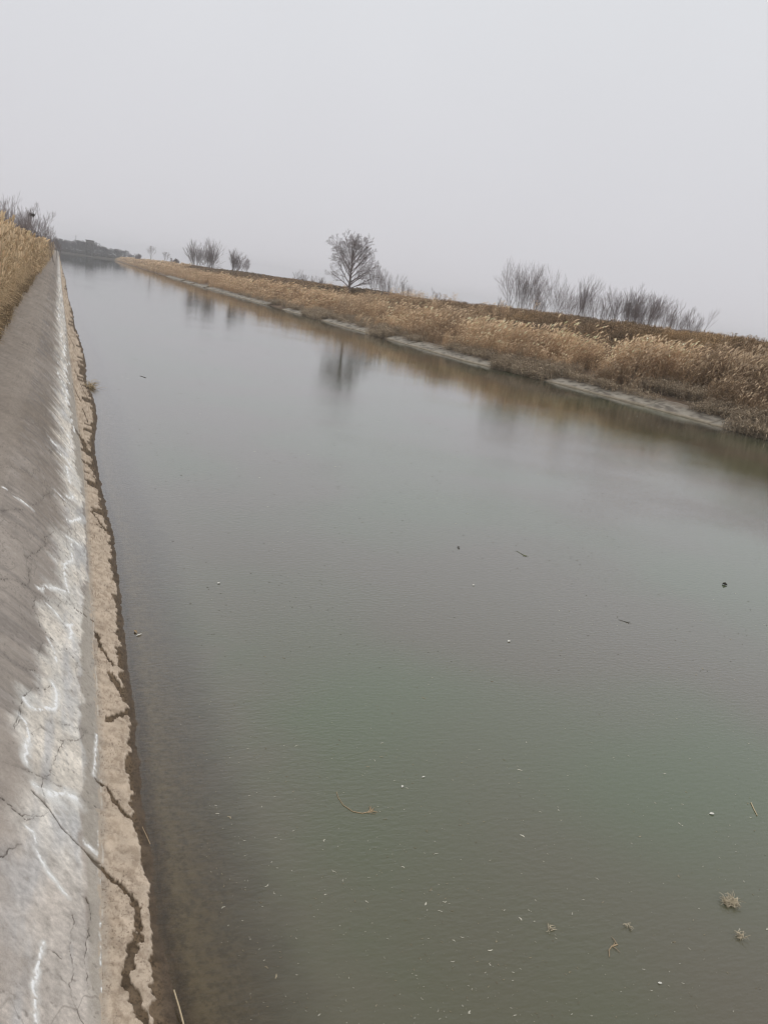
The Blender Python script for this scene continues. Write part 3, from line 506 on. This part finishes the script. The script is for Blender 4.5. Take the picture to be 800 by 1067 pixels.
# ------------------------------------------------------------------ bare trees
BARK = mat('grey_bark', (.115, .095, .085), .9, noise=.3, nscale=9)
TWIG = mat('winter_twig', (.21, .175, .168), .9)
def grow(tb, tw, r, p, d, L_, rad, depth, maxd, minr, kids=(4, 6), ang=(28, 48), up=.12, sides=5, ratio=(.45, .7), gn=.09):
    n = 4+(depth == 0)*2; pts = [p.copy()]; rd = [rad]; dd = d.copy()
    for i in range(n):
        dd = (dd+Vector((r.gauss(0, gn), r.gauss(0, gn), r.gauss(0, gn*.6)+up*.35*(depth > 0)))).normalized()
        pts.append(pts[-1]+dd*(L_/n)); rd.append(max(minr, rad*(1-.72*(i+1)/n)))
    t_ = tb if depth < 1 else tw
    t_.tube([tuple(q) for q in pts], rd, max(3, sides-depth))
    if depth >= maxd: return
    k = r.randint(*kids); a0 = r.uniform(0, 6.28)
    for j in range(k):
        t = .25+.72*(j+r.uniform(.1, .9))/k if depth else .2+.78*(j+r.uniform(.1, .9))/k
        f = t*n; i = min(n-1, int(f)); q = pts[i].lerp(pts[i+1], f-i); tg = (pts[i+1]-pts[i]).normalized()
        a0 += 2.4+r.uniform(-.4, .4); an = math.radians(r.uniform(*ang))
        s = tg.cross(Vector((math.cos(a0), math.sin(a0), .3))).normalized()
        nd = (tg*math.cos(an)+s*math.sin(an)+Vector((0, 0, up))).normalized()
        fl = r.uniform(*ratio)*(1.15-.55*t)
        grow(tb, tw, r, q, nd, L_*fl, max(minr, rad*(1-.72*t)*.6), depth+1, maxd, minr, kids, ang, up, sides, ratio, gn)
def tree_mesh(seed, h, minr, rad=.09, trunk=.25, leaders=5, fan=34, maxd=4, kids=(4, 6), wide=.46):
    """a trunk that forks low into rising limbs whose tips trace a rounded crown"""
    r = random.Random(seed); tb = TB(); tw = TB()
    th = h*trunk; tb.tube([(0, 0, -.25), (.01, 0, th*.5), (.02, .01, th), (.04, .02, h*.45), (-.02, .0, h*.72), (.03, 0, h*.9)], [rad*1.3, rad, rad*.85, rad*.5, rad*.22, rad*.08], 7)
    cz = h*.56; rx = h*wide; rz = h*.46
    for k in range(leaders):
        t = k/(leaders-1); z0 = th*.7+(h*.62-th*.7)*t; az = k*2.4+r.uniform(-.35, .35); an = math.radians(fan*(1.45-.75*t)+r.uniform(-7, 7))
        d = Vector((math.cos(az)*math.sin(an), math.sin(az)*math.sin(an), math.cos(an)))
        A_ = (d.x**2+d.y**2)/rx**2+d.z**2/rz**2; B_ = 2*(z0-cz)*d.z/rz**2; C_ = (z0-cz)**2/rz**2-1
        Lm = (-B_+math.sqrt(max(0, B_*B_-4*A_*C_)))/(2*A_)
        grow(tb, tw, r, Vector((.02, .01, z0)), d, Lm*r.uniform(.8, 1.02), rad*.42*(1-.45*t), 1, maxd, minr, kids, (24, 48), .07, 6, (.34, .58), .07)
    grow(tb, tw, r, Vector((.03, .02, h*.5)), Vector((.03, 0, 1)), h*.42, rad*.4, 1, maxd, minr, kids, (26, 46), .07, 6, (.34, .55), .07)
    return tb, tw
def shrub_mesh(seed, h, minr, stems=9, fan=20, maxd=3, kids=(4, 6), rad=.03, wid=.35):
    r = random.Random(seed); tb = TB(); tw = TB()
    for k in range(stems):
        az = r.uniform(0, 6.28); an = math.radians(abs(r.gauss(0, fan*.6))+2); p = Vector((r.gauss(0, wid*.5), r.gauss(0, wid*.5), -.2))
        d = Vector((math.cos(az)*math.sin(an), math.sin(az)*math.sin(an), math.cos(an)))
        grow(tb, tw, r, p, d, h*r.uniform(.6, 1.08), rad*r.uniform(.6, 1.2), 0, maxd, minr, kids, (12, 32), .14, 4, (.42, .68), .045)
    return tb, tw
def plant(name, tb, tw, loc, label, cat, group=None, parts=('trunk', 'crown'), scale=1.0, rot=0, m1=None, m2=None):
    e = bpy.data.objects.new(name, None); S.collection.objects.link(e); e.location = loc; e.scale = (scale,)*3; e.rotation_euler = (0, 0, rot)
    tb.build(parts[0], m1 or BARK, e, True); tw.build(parts[1], m2 or TWIG, e)
    return tag(e, label, cat, group)
def copy_tree(o, loc, rot, sc, label):
    c = o.copy(); S.collection.objects.link(c); c.location = loc; c.rotation_euler = (0, 0, rot); c.scale = sc if isinstance(sc, tuple) else (sc,)*3; c['label'] = label
    for ch in list(o.children):
        k = ch.copy(); S.collection.objects.link(k); k.parent = c
    return c
def spot(px, py, X):                                              # where the sight line over this bank point stands at lateral distance X
    d = ray(px, py); Y = d.y/d.x*X; return X, Y
def dist(X, Y): return X*math.sin(YAW)+Y*math.cos(YAW)

# the lone tree
X_, Y_ = spot(363, 305, 31.5); dd_ = dist(X_, Y_)
g_ = float(zr(np.array([X_]), np.array([Y_]))[0]); print('lone tree', X_, Y_, g_)
tb, tw = tree_mesh(5, 7.2*dd_/94, .006, rad=.17, trunk=.2, leaders=24, fan=40, maxd=4, kids=(6, 8), wide=.43)
plant('bare_tree', tb, tw, (X_, Y_, g_-.1), 'large lone bare tree with a broad rounded crown of fine branches on the right bank', 'tree', 'bare trees and shrubs on the right bank')
GR = 'bare trees and shrubs on the right bank'
# px, base y, top y, X, kind, spread, label
RB = [
 (546, 328, 285, 35.5, 's', 24, 30, 'tall bare many-stemmed shrub, largest on the crest, at the left end of the row'),
 (578, 331, 294, 37, 's', 8, 16, 'slim bare shrub standing just right of the largest shrub on the crest'),
 (604, 334, 295, 36.5, 's', 11, 18, 'wide bare shrub left of the dark dense one on the crest'),
 (622, 336, 308, 38, 's', 7, 16, 'low thin bare shrub squeezed left of the dark dense shrub'),
 (648, 340, 304, 36.5, 'd', 11, 24, 'dark dense bare shrub with clinging leaves in the middle of the crest row'),
 (670, 343, 309, 37.5, 's', 10, 18, 'bare upright shrub just right of the dark dense one'),
 (688, 345, 317, 37, 's', 7, 18, 'small bare shrub second from the right end of the crest row'),
 (712, 349, 322, 36.5, 's', 10, 26, 'low spreading bare shrub at the right end of the crest row'),
 (392, 308, 283, 35, 's', 5, 16, 'thin bare sapling just right of the lone tree'),
 (404, 309, 286, 34, 's', 7, 24, 'second small bare sapling right of the lone tree, forked at its top'),
 (424, 312, 296, 36, 's', 4, 20, 'tiny bare shrub among reed plumes right of the two saplings'),
 (314, 297, 285, 36, 's', 5, 26, 'faint small bare shrub between the lone tree and the round shrub'),
 (334, 300, 289, 36, 's', 5, 26, 'low faint bare bush at the left foot of the lone tree'),
 (247, 286, 266, 34, 'd', 7, 22, 'small dense dark bush right of the big round bare shrub'),
 (204, 279, 256, 36, 's', 15, 36, 'left half of the big round bare shrub pair on the distant bank'),
 (219, 281, 257, 36, 's', 15, 36, 'right half of the big round bare shrub pair on the distant bank'),
 (157, 274, 256, 37, 't', 6, 26, 'bare pointed tree farthest along the right bank'),
 (172, 276, 262, 38, 't', 5, 26, 'small bare tree just right of the farthest pointed tree'),
 (183, 277, 270, 36, 'd', 6, 26, 'low dark bush left of the big round bare shrub pair'),
 (144, 272, 266, 38, 'd', 6, 26, 'dark low bush at the far end of the reeds'),
 (562, 330, 304, 38, 's', 5, 18, 'short thin bare shrub tucked between the largest shrub and its slim neighbour'),
 (591, 333, 306, 38.5, 's', 6, 20, 'short bare shrub in the gap left of the wide bare shrub'),
 (636, 339, 309, 38.5, 's', 6, 20, 'thin bare stems just left of the dark dense shrub'),
 (660, 342, 311, 39, 's', 6, 20, 'thin bare stems just right of the dark dense shrub'),
 (701, 347, 321, 38.5, 's', 5, 22, 'small thin bare shrub between the last two of the crest row'),
 (454, 316, 303, 34, 's', 4, 20, 'thin bare twigs rising from the reeds left of the crest shrubs'),
 (522, 326, 311, 35, 's', 4, 16, 'small bare shoot left of the largest crest shrub'),
]
for i, (px, yb, yt, X_, kind, st, fan, lab) in enumerate(RB):
    X_, Y_ = spot(px, yb, X_); D_ = dist(X_, Y_)
    g_ = float(zr(np.array([X_]), np.array([Y_]))[0])
    ztop = H_EYE+ray(px, yt).z/ray(px, yt).y*Y_; h = ztop-g_; mr_ = max(.0035, .00006*D_)
    if kind == 't': tb, tw = tree_mesh(50+i, h, mr_, rad=.10, trunk=.2, leaders=6, fan=26, maxd=3, kids=(4, 6))
    elif kind == 'd': tb, tw = shrub_mesh(50+i, h, mr_*1.2, int(st*1.5), fan*1.1, 2, (8, 12), rad=.014*D_/60, wid=min(1.2, .5+D_*.008*st/8))
    else: tb, tw = shrub_mesh(50+i, h, mr_, int(st*1.7), fan*1.1, 2, (5, 8), rad=.0105*D_/60, wid=min(1.2, .6+D_*.008*st/8))
    tree_like = kind == 't'
    plant('bare_tree' if tree_like else 'bare_shrub', tb, tw, (X_, Y_, g_), lab, 'tree' if tree_like else 'shrub', GR, ('trunk', 'crown') if tree_like else ('stems', 'twigs'), rot=i*.7)
# trees behind the left reeds
LT = [(6, 204, 66, 's', 'tall spiky bare thicket tree at the left edge above the reeds'), (22, 214, 72, 's', 'bare thicket tree second from the left edge, behind reed plumes'),
      (36, 219, 84, 'd', 'rounded bare tree holding a dark nest behind the left reeds'), (43, 238, 100, 'd', 'small bare tree at the right end of the left thicket'),
      (-10, 200, 60, 's', 'bare tree cut off by the left edge of the photo'), (14, 222, 88, 'd', 'dense low bare tree filling in behind the left thicket'), (50, 247, 130, 'd', 'low bare bush where the left thicket meets the far woods')]
nest = None
for i, (px, yt, Y_, kind, lab) in enumerate(LT):
    d = ray(px, yt); X_ = d.x/d.y*Y_; zt = H_EYE+d.z/d.y*Y_; g_ = 1.7
    tb, tw = shrub_mesh(200+i, (zt-g_)*.8, .0034*Y_/70, 13, 17, 3, (4, 6), rad=.014*Y_/70, wid=1.6)
    plant('bare_tree', tb, tw, (X_, Y_, g_), lab, 'tree', 'bare thicket behind the left reeds', ('stems', 'crown'))
    if 'nest' in lab: nest = Y_
d = ray(33.5, 223.5); tb = TB(); r = random.Random(4); c_ = Vector((d.x/d.y*nest, nest, H_EYE+d.z/d.y*nest))
for k in range(170):
    a = r.uniform(0, 6.28); e_ = r.uniform(-1.2, .5); R_ = .2*r.uniform(.6, 1.05); p = c_+Vector((math.cos(a)*math.cos(e_)*R_, math.sin(a)*math.cos(e_)*R_, math.sin(e_)*R_*.9))
    t_ = Vector((-math.sin(a)+r.gauss(0, .4), math.cos(a)+r.gauss(0, .4), r.gauss(0, .3))).normalized()*.16
    tb.tube([tuple(p-t_), tuple(p+Vector((0, 0, .01))), tuple(p+t_)], [.012, .014, .01], 3)
NESTM = mat('nest_sticks', (.05, .042, .036), .95)
tag(tb.build('bird_nest', NESTM), 'round dark stick nest in the fork of a bare tree behind the left reeds', 'nest')

# far woods: low-detail bare crowns standing on the far shore
FW = []
for i in range(4):
    tb, tw = tree_mesh(300+i, 8.0, .045, rad=.16, trunk=.05, leaders=16, fan=46, maxd=3, kids=(6, 8))
    FW.append((tb, tw))
WOODT = mat('woods_twig', (.115, .098, .102), .95)
tops = [(40, 243, 12), (52, 246, 14), (60, 247, 14), (66, 248, 10), (72, 250, 14), (82, 249, 13), (90, 251, 14), (98, 251, 13), (106, 256, 13), (113, 257, 13), (121, 258, 14), (128, 260, 13), (134, 265, 9)]
fl = 'bare tree in the grey line of distant woods closing off the canal'
proto = []; r = random.Random(9); k = 0
for px, yt, wd_ in tops:
    for j in range(3):
        Y_ = YF+7+j*14+r.uniform(-3, 3); p_ = px+r.uniform(-4, 4); d = ray(p_, yt+r.uniform(-1.5, 2.5)); X_ = d.x/d.y*Y_; s_ = (H_EYE+d.z/d.y*Y_-1.0)/8.0; s_ = max(.35, s_)*.86
        if k < 4:
            o = plant('bare_tree', FW[k][0], FW[k][1], (X_, Y_, 1.0), fl, 'tree', 'distant woods', scale=s_, m1=WOODT, m2=WOODT); proto.append(o)
        else: copy_tree(proto[r.randrange(4)], (X_, Y_, 1.0), r.uniform(0, 6.2), (s_*1.35, s_*1.35, s_), fl)
        k += 1
# blocky pump house and a pole among the far woods
Y_ = YF+5; BW = mat('dull_wall', (.10, .085, .085), .9, noise=.15, nscale=1); BR = mat('dark_roof', (.06, .055, .055), .8)
def box_mesh(x0, x1, y0, y1, z0, z1):
    V = [(x, y, z) for z in (z0, z1) for x, y in ((x0, y0), (x1, y0), (x1, y1), (x0, y1))]
    return mesh_np('box', V, [[3, 2, 1, 0], [4, 5, 6, 7], [0, 1, 5, 4], [1, 2, 6, 5], [2, 3, 7, 6], [3, 0, 4, 7]])
d0 = ray(90.0, 249.6); d1 = ray(98.4, 251); xa, xb = d0.x/d0.y*Y_, d1.x/d1.y*Y_; zt = H_EYE+d0.z/d0.y*Y_
e = bpy.data.objects.new('pump_house', None); S.collection.objects.link(e); e.location = ((xa+xb)/2, Y_, 1.0); w_ = (xb-xa)/2
tag(e, 'dark square block of a building rising among the distant woods', 'building')
link('wall', box_mesh(-w_, w_, 0, 5, -.5, zt-1.4), BW, e); link('roof', box_mesh(-w_-.3, w_+.3, -.3, 5.3, zt-1.39, zt-1.0), BR, e)
for x in (-.45, .45): link('window', box_mesh(x*w_-.5, x*w_+.5, -.04, .2, zt-4.2, zt-3.0), BR, e)
d0 = ray(79.5, 245); tb = TB(); tb.tube([(0, 0, -.5), (0, 0, 4), (0, 0, H_EYE+d0.z/d0.y*Y_-1.0)], [.22, .18, .14], 6, cap=True); 
e = tb.build('utility_pole', BR, None, True); e.location = (d0.x/d0.y*Y_, Y_, 1.0); tag(e, 'thin tall pole standing up from the distant woods left of the dark building', 'pole')

# ------------------------------------------------------------------ things on the water and at its edge
PALE = mat('bleached_straw', (.50, .41, .27), .8, noise=.15, nscale=60); TAN = mat('soaked_reed', (.36, .27, .17), .8, noise=.25, nscale=90)
LEAFD = mat('dark_leaf', (.06, .052, .04), .7); WEED = mat('pond_weed', (.16, .17, .09), .7); WHITE = mat('pale_scrap', (.62, .60, .54), .75)
def stalk(name, pix, r0, r1, z0, z1, m, label, cat):
    tb = TB(); n = len(pix); P = []
    for i, (a, b) in enumerate(pix):
        z = z0+(z1-z0)*i/(n-1); x, y = on_z(a, b, z); P.append((x, y, z))
    tb.tube(P, np.linspace(r0, r1, n), 6, cap=True); return tag(tb.build(name, m, None, True), label, cat)
stalk('reed_stalk', [(192.5, 1071), (187, 1050), (181.5, 1031.5)], .0042, .0035, .012, .05, PALE, 'pale cut reed stalk lying at the muddy water edge at the bottom of the photo', 'reed stalk')
stalk('reed_stalk', [(156.8, 879.5), (153, 871), (148.5, 861.5)], .0026, .002, .02, .05, TAN, 'short tan reed stalk lying on the dark wet mud beside the gully mouth', 'reed stalk')
stalk('floating_straw', [(782, 836.5), (785, 843), (788.5, 850)], .0045, .003, .004, .004, PALE, 'straight pale straw floating near the right edge of the water', 'straw')
def twig(name, pix, r0, m, label, cat, z=.003, head=0, seed=0):
    r = random.Random(seed); tb = TB(); P = [(*on_z(a, b, z), z) for a, b in pix]
    tb.tube(P, np.linspace(r0*.6, r0, len(P)), 5)
    for k in range(head):
        p = Vector(P[-1]); q = Vector(P[-2]); d = (p-q).normalized(); a = r.uniform(-1.6, 1.6); L_ = r.uniform(.02, .055)
        e = Vector((d.x*math.cos(a)-d.y*math.sin(a), d.x*math.sin(a)+d.y*math.cos(a), 0)); s = p-d*r.uniform(0, .05)
        tb.tube([tuple(s), tuple(s+e*L_*.5+Vector((0, 0, .004))), tuple(s+e*L_)], [r0*.6, r0*.6, r0*.3], 4)
    return tag(tb.build(name, m), label, cat)
z4 = lambda L_: [(320+a/4, 780+b/4) for a, b in L_]
twig('floating_twig', z4([(122, 180), (130, 205), (150, 235), (190, 262), (230, 270), (262, 262), (275, 256)]), .0035, TAN, 'thin curved twig with a ragged seed head floating on the open water', 'twig', head=10)
twig('floating_twig', [(634.5, 997), (634, 990), (637, 986), (643, 984)], .004, TAN, 'short hooked twig floating below the tangled reed clump', 'twig', head=3, seed=2)
twig('floating_weed', [(538, 574), (543, 577), (548, 579.5)], .0035, WEED, 'green water weed sprig with a trailing stem on the upper right water', 'water weed', head=9, seed=3)
twig('floating_twig', [(644, 645.5), (649, 647), (655, 649)], .0028, LEAFD, 'dark straight twig floating on the right side of the water', 'twig', head=3, seed=6)
twig('floating_twig', [(146, 391.5), (149, 392.5), (152, 393.6)], .009, LEAFD, 'dark twig floating on the far left water near the bank', 'twig', seed=7)
def clump(name, px, py, wx, wy, n, m, label, cat, seed, up=.05):
    r = random.Random(seed); tb = TB(); cx, cy = on_z(px, py)
    for k in range(n):
        a = r.uniform(0, 6.28); R_ = math.sqrt(r.random()); p = Vector((cx+wx*R_*math.cos(a), cy+wy*R_*math.sin(a), r.uniform(-.004, up*.4)))
        az = r.uniform(0, 6.28); L_ = r.uniform(.02, .055)*min(1, .35+wx/.06); e = Vector((math.cos(az), math.sin(az), r.uniform(-.2, .7)))*L_; cb = r.uniform(.6, 1.3)
        mid = p+e*.5+Vector((r.gauss(0, .006), r.gauss(0, .006), .008)); tb.tube([tuple(p), tuple(mid), tuple(p+e)], [.0019, .0017, .0008], 4, col=(.50*cb, .43*cb, .31*cb))
    return tag(tb.build(name, m), label, cat)
TUFT = mat('soaked_tuft', attr=True, rough=.8)
clump('reed_clump', 760.5, 941, .042, .025, 110, TUFT, 'tangled clump of torn brown reed roots floating near the right edge', 'reed clump', 1)
clump('reed_clump', 771, 977, .018, .024, 32, TUFT, 'small bunch of tan reed bits floating below the larger tangled clump', 'reed clump', 2)
clump('reed_clump', 572.5, 969, .02, .016, 12, TUFT, 'loose little ring of tan straw bits on the lower middle water', 'reed clump', 5, .02)
clump('reed_clump', 654, 966, .016, .014, 10, TUFT, 'tiny fork of tan straw floating left of the tangled reed clump', 'reed clump', 6, .02)
x_, y_ = on_z(97.5, 404); tb = TB(); r = random.Random(12)
for k in range(70):
    az = r.uniform(0, 6.28); s_ = r.uniform(.1, .28); b0 = (x_-.06+r.gauss(0, .05), y_+r.gauss(0, .12), .0); cb = r.uniform(.6, 1.2); u_ = r.uniform(.3, 1.3)
    tb.tube([b0, (b0[0]+math.cos(az)*s_*.4, b0[1]+math.sin(az)*s_*.4, s_*.5*u_), (b0[0]+math.cos(az)*s_*.9+.03, b0[1]+math.sin(az)*s_*.9, s_*.55*u_)], [.005, .004, .0015], 3, col=(.46*cb, .36*cb, .23*cb))
tag(tb.build('grass_tuft', TUFT), 'small tan grass tuft sticking out over the water from the left mud edge', 'grass')
def leaf(name, px, py, L_, W_, ang, m, label, cat, curl=.3, z=.004, bits=0, seed=0):
    """a thin curled leaf with a midrib fold"""
    r = random.Random(seed); cx, cy = on_z(px, py); V = []; n = 9; F = []
    for s in (0, 1):
        for i in range(n):
            t = i/(n-1); w = W_*math.sin(math.pi*min(1, t*.93+.05))**.8*(1+.12*math.sin(t*17))
            for j, v in enumerate((-1, -.5, 0, .5, 1)):
                V.append(((t-.5)*L_, v*w/2, z+abs(v)*w*curl*(.6+.5*t)+.12*L_*(t-.4)**2*2-s*.0012))
    for s in (0, 1):
        for i in range(n-1):
            for j in range(4):
                a = s*n*5+i*5+j; q_ = [a, a+5, a+6, a+1]; F.append(q_ if s else q_[::-1])
    g = lambda i, j: i*5+j
    rim = [g(0, j) for j in range(5)]+[g(i, 4) for i in range(1, n)]+[g(n-1, j) for j in (3, 2, 1, 0)]+[g(i, 0) for i in range(n-2, 0, -1)]
    for a, b in zip(rim, rim[1:]+rim[:1]): F.append([a, b, b+n*5, a+n*5])
    o = link(name, mesh_np(name, V, F), m); o.location = (cx, cy, 0); o.rotation_euler = (0, 0, ang); return tag(o, label, cat)
leaf('floating_leaf', 477.5, 571, .06, .034, .6, LEAFD, 'small dark leaf floating alone left of the green weed sprig', 'leaf', .5)
leaf('floating_leaf', 754.5, 609.5, .065, .045, 2.2, LEAFD, 'dark curled leaf floating alone near the upper right water', 'leaf', .7)
leaf('floating_leaf', 141.5, 659, .055, .022, 1.9, TAN, 'tan dead leaf floating beside the mud edge next to a white feather', 'leaf', .6)
leaf('feather', 145, 662, .06, .012, .5, WHITE, 'small white feather floating beside the tan leaf by the mud edge', 'feather', .5)
leaf('pale_petal', 741, 848.5, .035, .022, -.3, WHITE, 'white flake floating just left of the straight pale straw', 'flake', .3)
leaf('pale_petal', 228, 608, .03, .025, .3, WHITE, 'white flake floating alone on the left middle water', 'flake', .3)
leaf('pale_petal', 419, 820, .026, .014, .9, WHITE, 'white flake floating just above and right of the curved twig', 'flake', .4)
leaf('pale_petal', 441, 810, .026, .010, .2, WHITE, 'thin white flake right of the flake above the curved twig', 'flake', .4)
leaf('pale_petal', 493, 610, .035, .022, .5, WHITE, 'white flake below the small dark floating leaf', 'flake', .3)
leaf('pale_petal', 530, 668.5, .035, .03, .5, WHITE, 'white flake on the middle water, lower right of the flake below the dark leaf', 'flake', .3)
leaf('pale_petal', 687, 1025, .022, .012, -.4, WHITE, 'white flake near the bottom right of the water below the clumps', 'flake', .3)
# uncountable crumbs of straw and fluff drifting on the surface
r = np.random.RandomState(21); V = []; F = []; C = []
def crumb(x, y, L_, W_, a, c, bend):
    b = len(V); ca, sa = math.cos(a), math.sin(a)
    pts = [(-.5*L_, 0), (0, bend*L_), (.5*L_, 0)]
    for (u, v), w in zip(pts, (W_*.5, W_, W_*.4)):
        for z_, s in ((.0015, -1), (.0035, 0), (.0015, 1)):
            vv = v+s*w/2; V.append((x+u*ca-vv*sa, y+u*sa+vv*ca, z_)); C.append(c)
    for i in range(2):
        for j in range(2): F.append((b+i*3+j, b+i*3+j+1, b+i*3+j+4, b+i*3+j+3))
i = 0
while i < 1500:
    px = r.uniform(150, 830); py = 620+470*r.rand()**.75
    x, y = on_z(px, py)
    if x < edge(np.array([y]))[0]+.25 or vnoise(np.array([x*1.7]), np.array([y*1.1]))[0] < r.rand()*.75: continue
    s = r.rand(); c = (.55, .52, .43) if s < .5 else (.33, .28, .19) if s < .8 else (.22, .18, .12)
    L_ = min(.035, .003+r.exponential(.005)); crumb(x, y, L_, max(.0013, L_*r.uniform(.1, .35)), r.uniform(0, 3.14), c, r.uniform(-.3, .3)); i += 1
i = 0
while i < 620:                                                    # darker specks farther out
    px = r.uniform(110, 830); py = 360+340*r.rand(); x, y = on_z(px, py)
    if x > 21 or y > 45 or x < 1.2 or vnoise(np.array([x*.5+9]), np.array([y*.4]))[0] < r.rand()*.8: continue
    d_ = math.hypot(x, y); L_ = r.uniform(.0014, .0034)*d_; crumb(x, y, L_, L_*.28, r.uniform(0, .9), (.12, .11, .09) if r.rand() < .85 else (.5, .48, .4), r.uniform(-.2, .2)); i += 1
tag(link('floating_litter', mesh_np('litter', V, F, np.array(C)), mat('litter', attr=True, rough=.8)), 'fine crumbs of straw and fluff scattered over the canal surface', 'litter', kind='stuff')

# ------------------------------------------------------------------ haze
HAZE = 0.0006
if HAZE:
    me = box_mesh(-1430, 1460, -60, 1540, -3, 22); hz = link('haze', me); tag(hz, kind='stuff'); hz['label'] = 'thin grey winter haze hanging over the canal and banks'; hz['category'] = 'haze'
    hm = bpy.data.materials.new('haze'); hm.use_nodes = True; n_ = hm.node_tree; n_.nodes.clear(); o_ = n_.nodes.new('ShaderNodeOutputMaterial'); v_ = n_.nodes.new('ShaderNodeVolumePrincipled')
    v_.inputs['Color'].default_value = (.93, .94, .97, 1); v_.inputs['Density'].default_value = HAZE; v_.inputs['Anisotropy'].default_value = .2
    n_.links.new(v_.outputs[0], o_.inputs['Volume']); me.materials.append(hm)
S.cycles.filter_width = 1.1; S.cycles.volume_bounces = 1; S.cycles.max_bounces = 6; S.cycles.transparent_max_bounces = 8
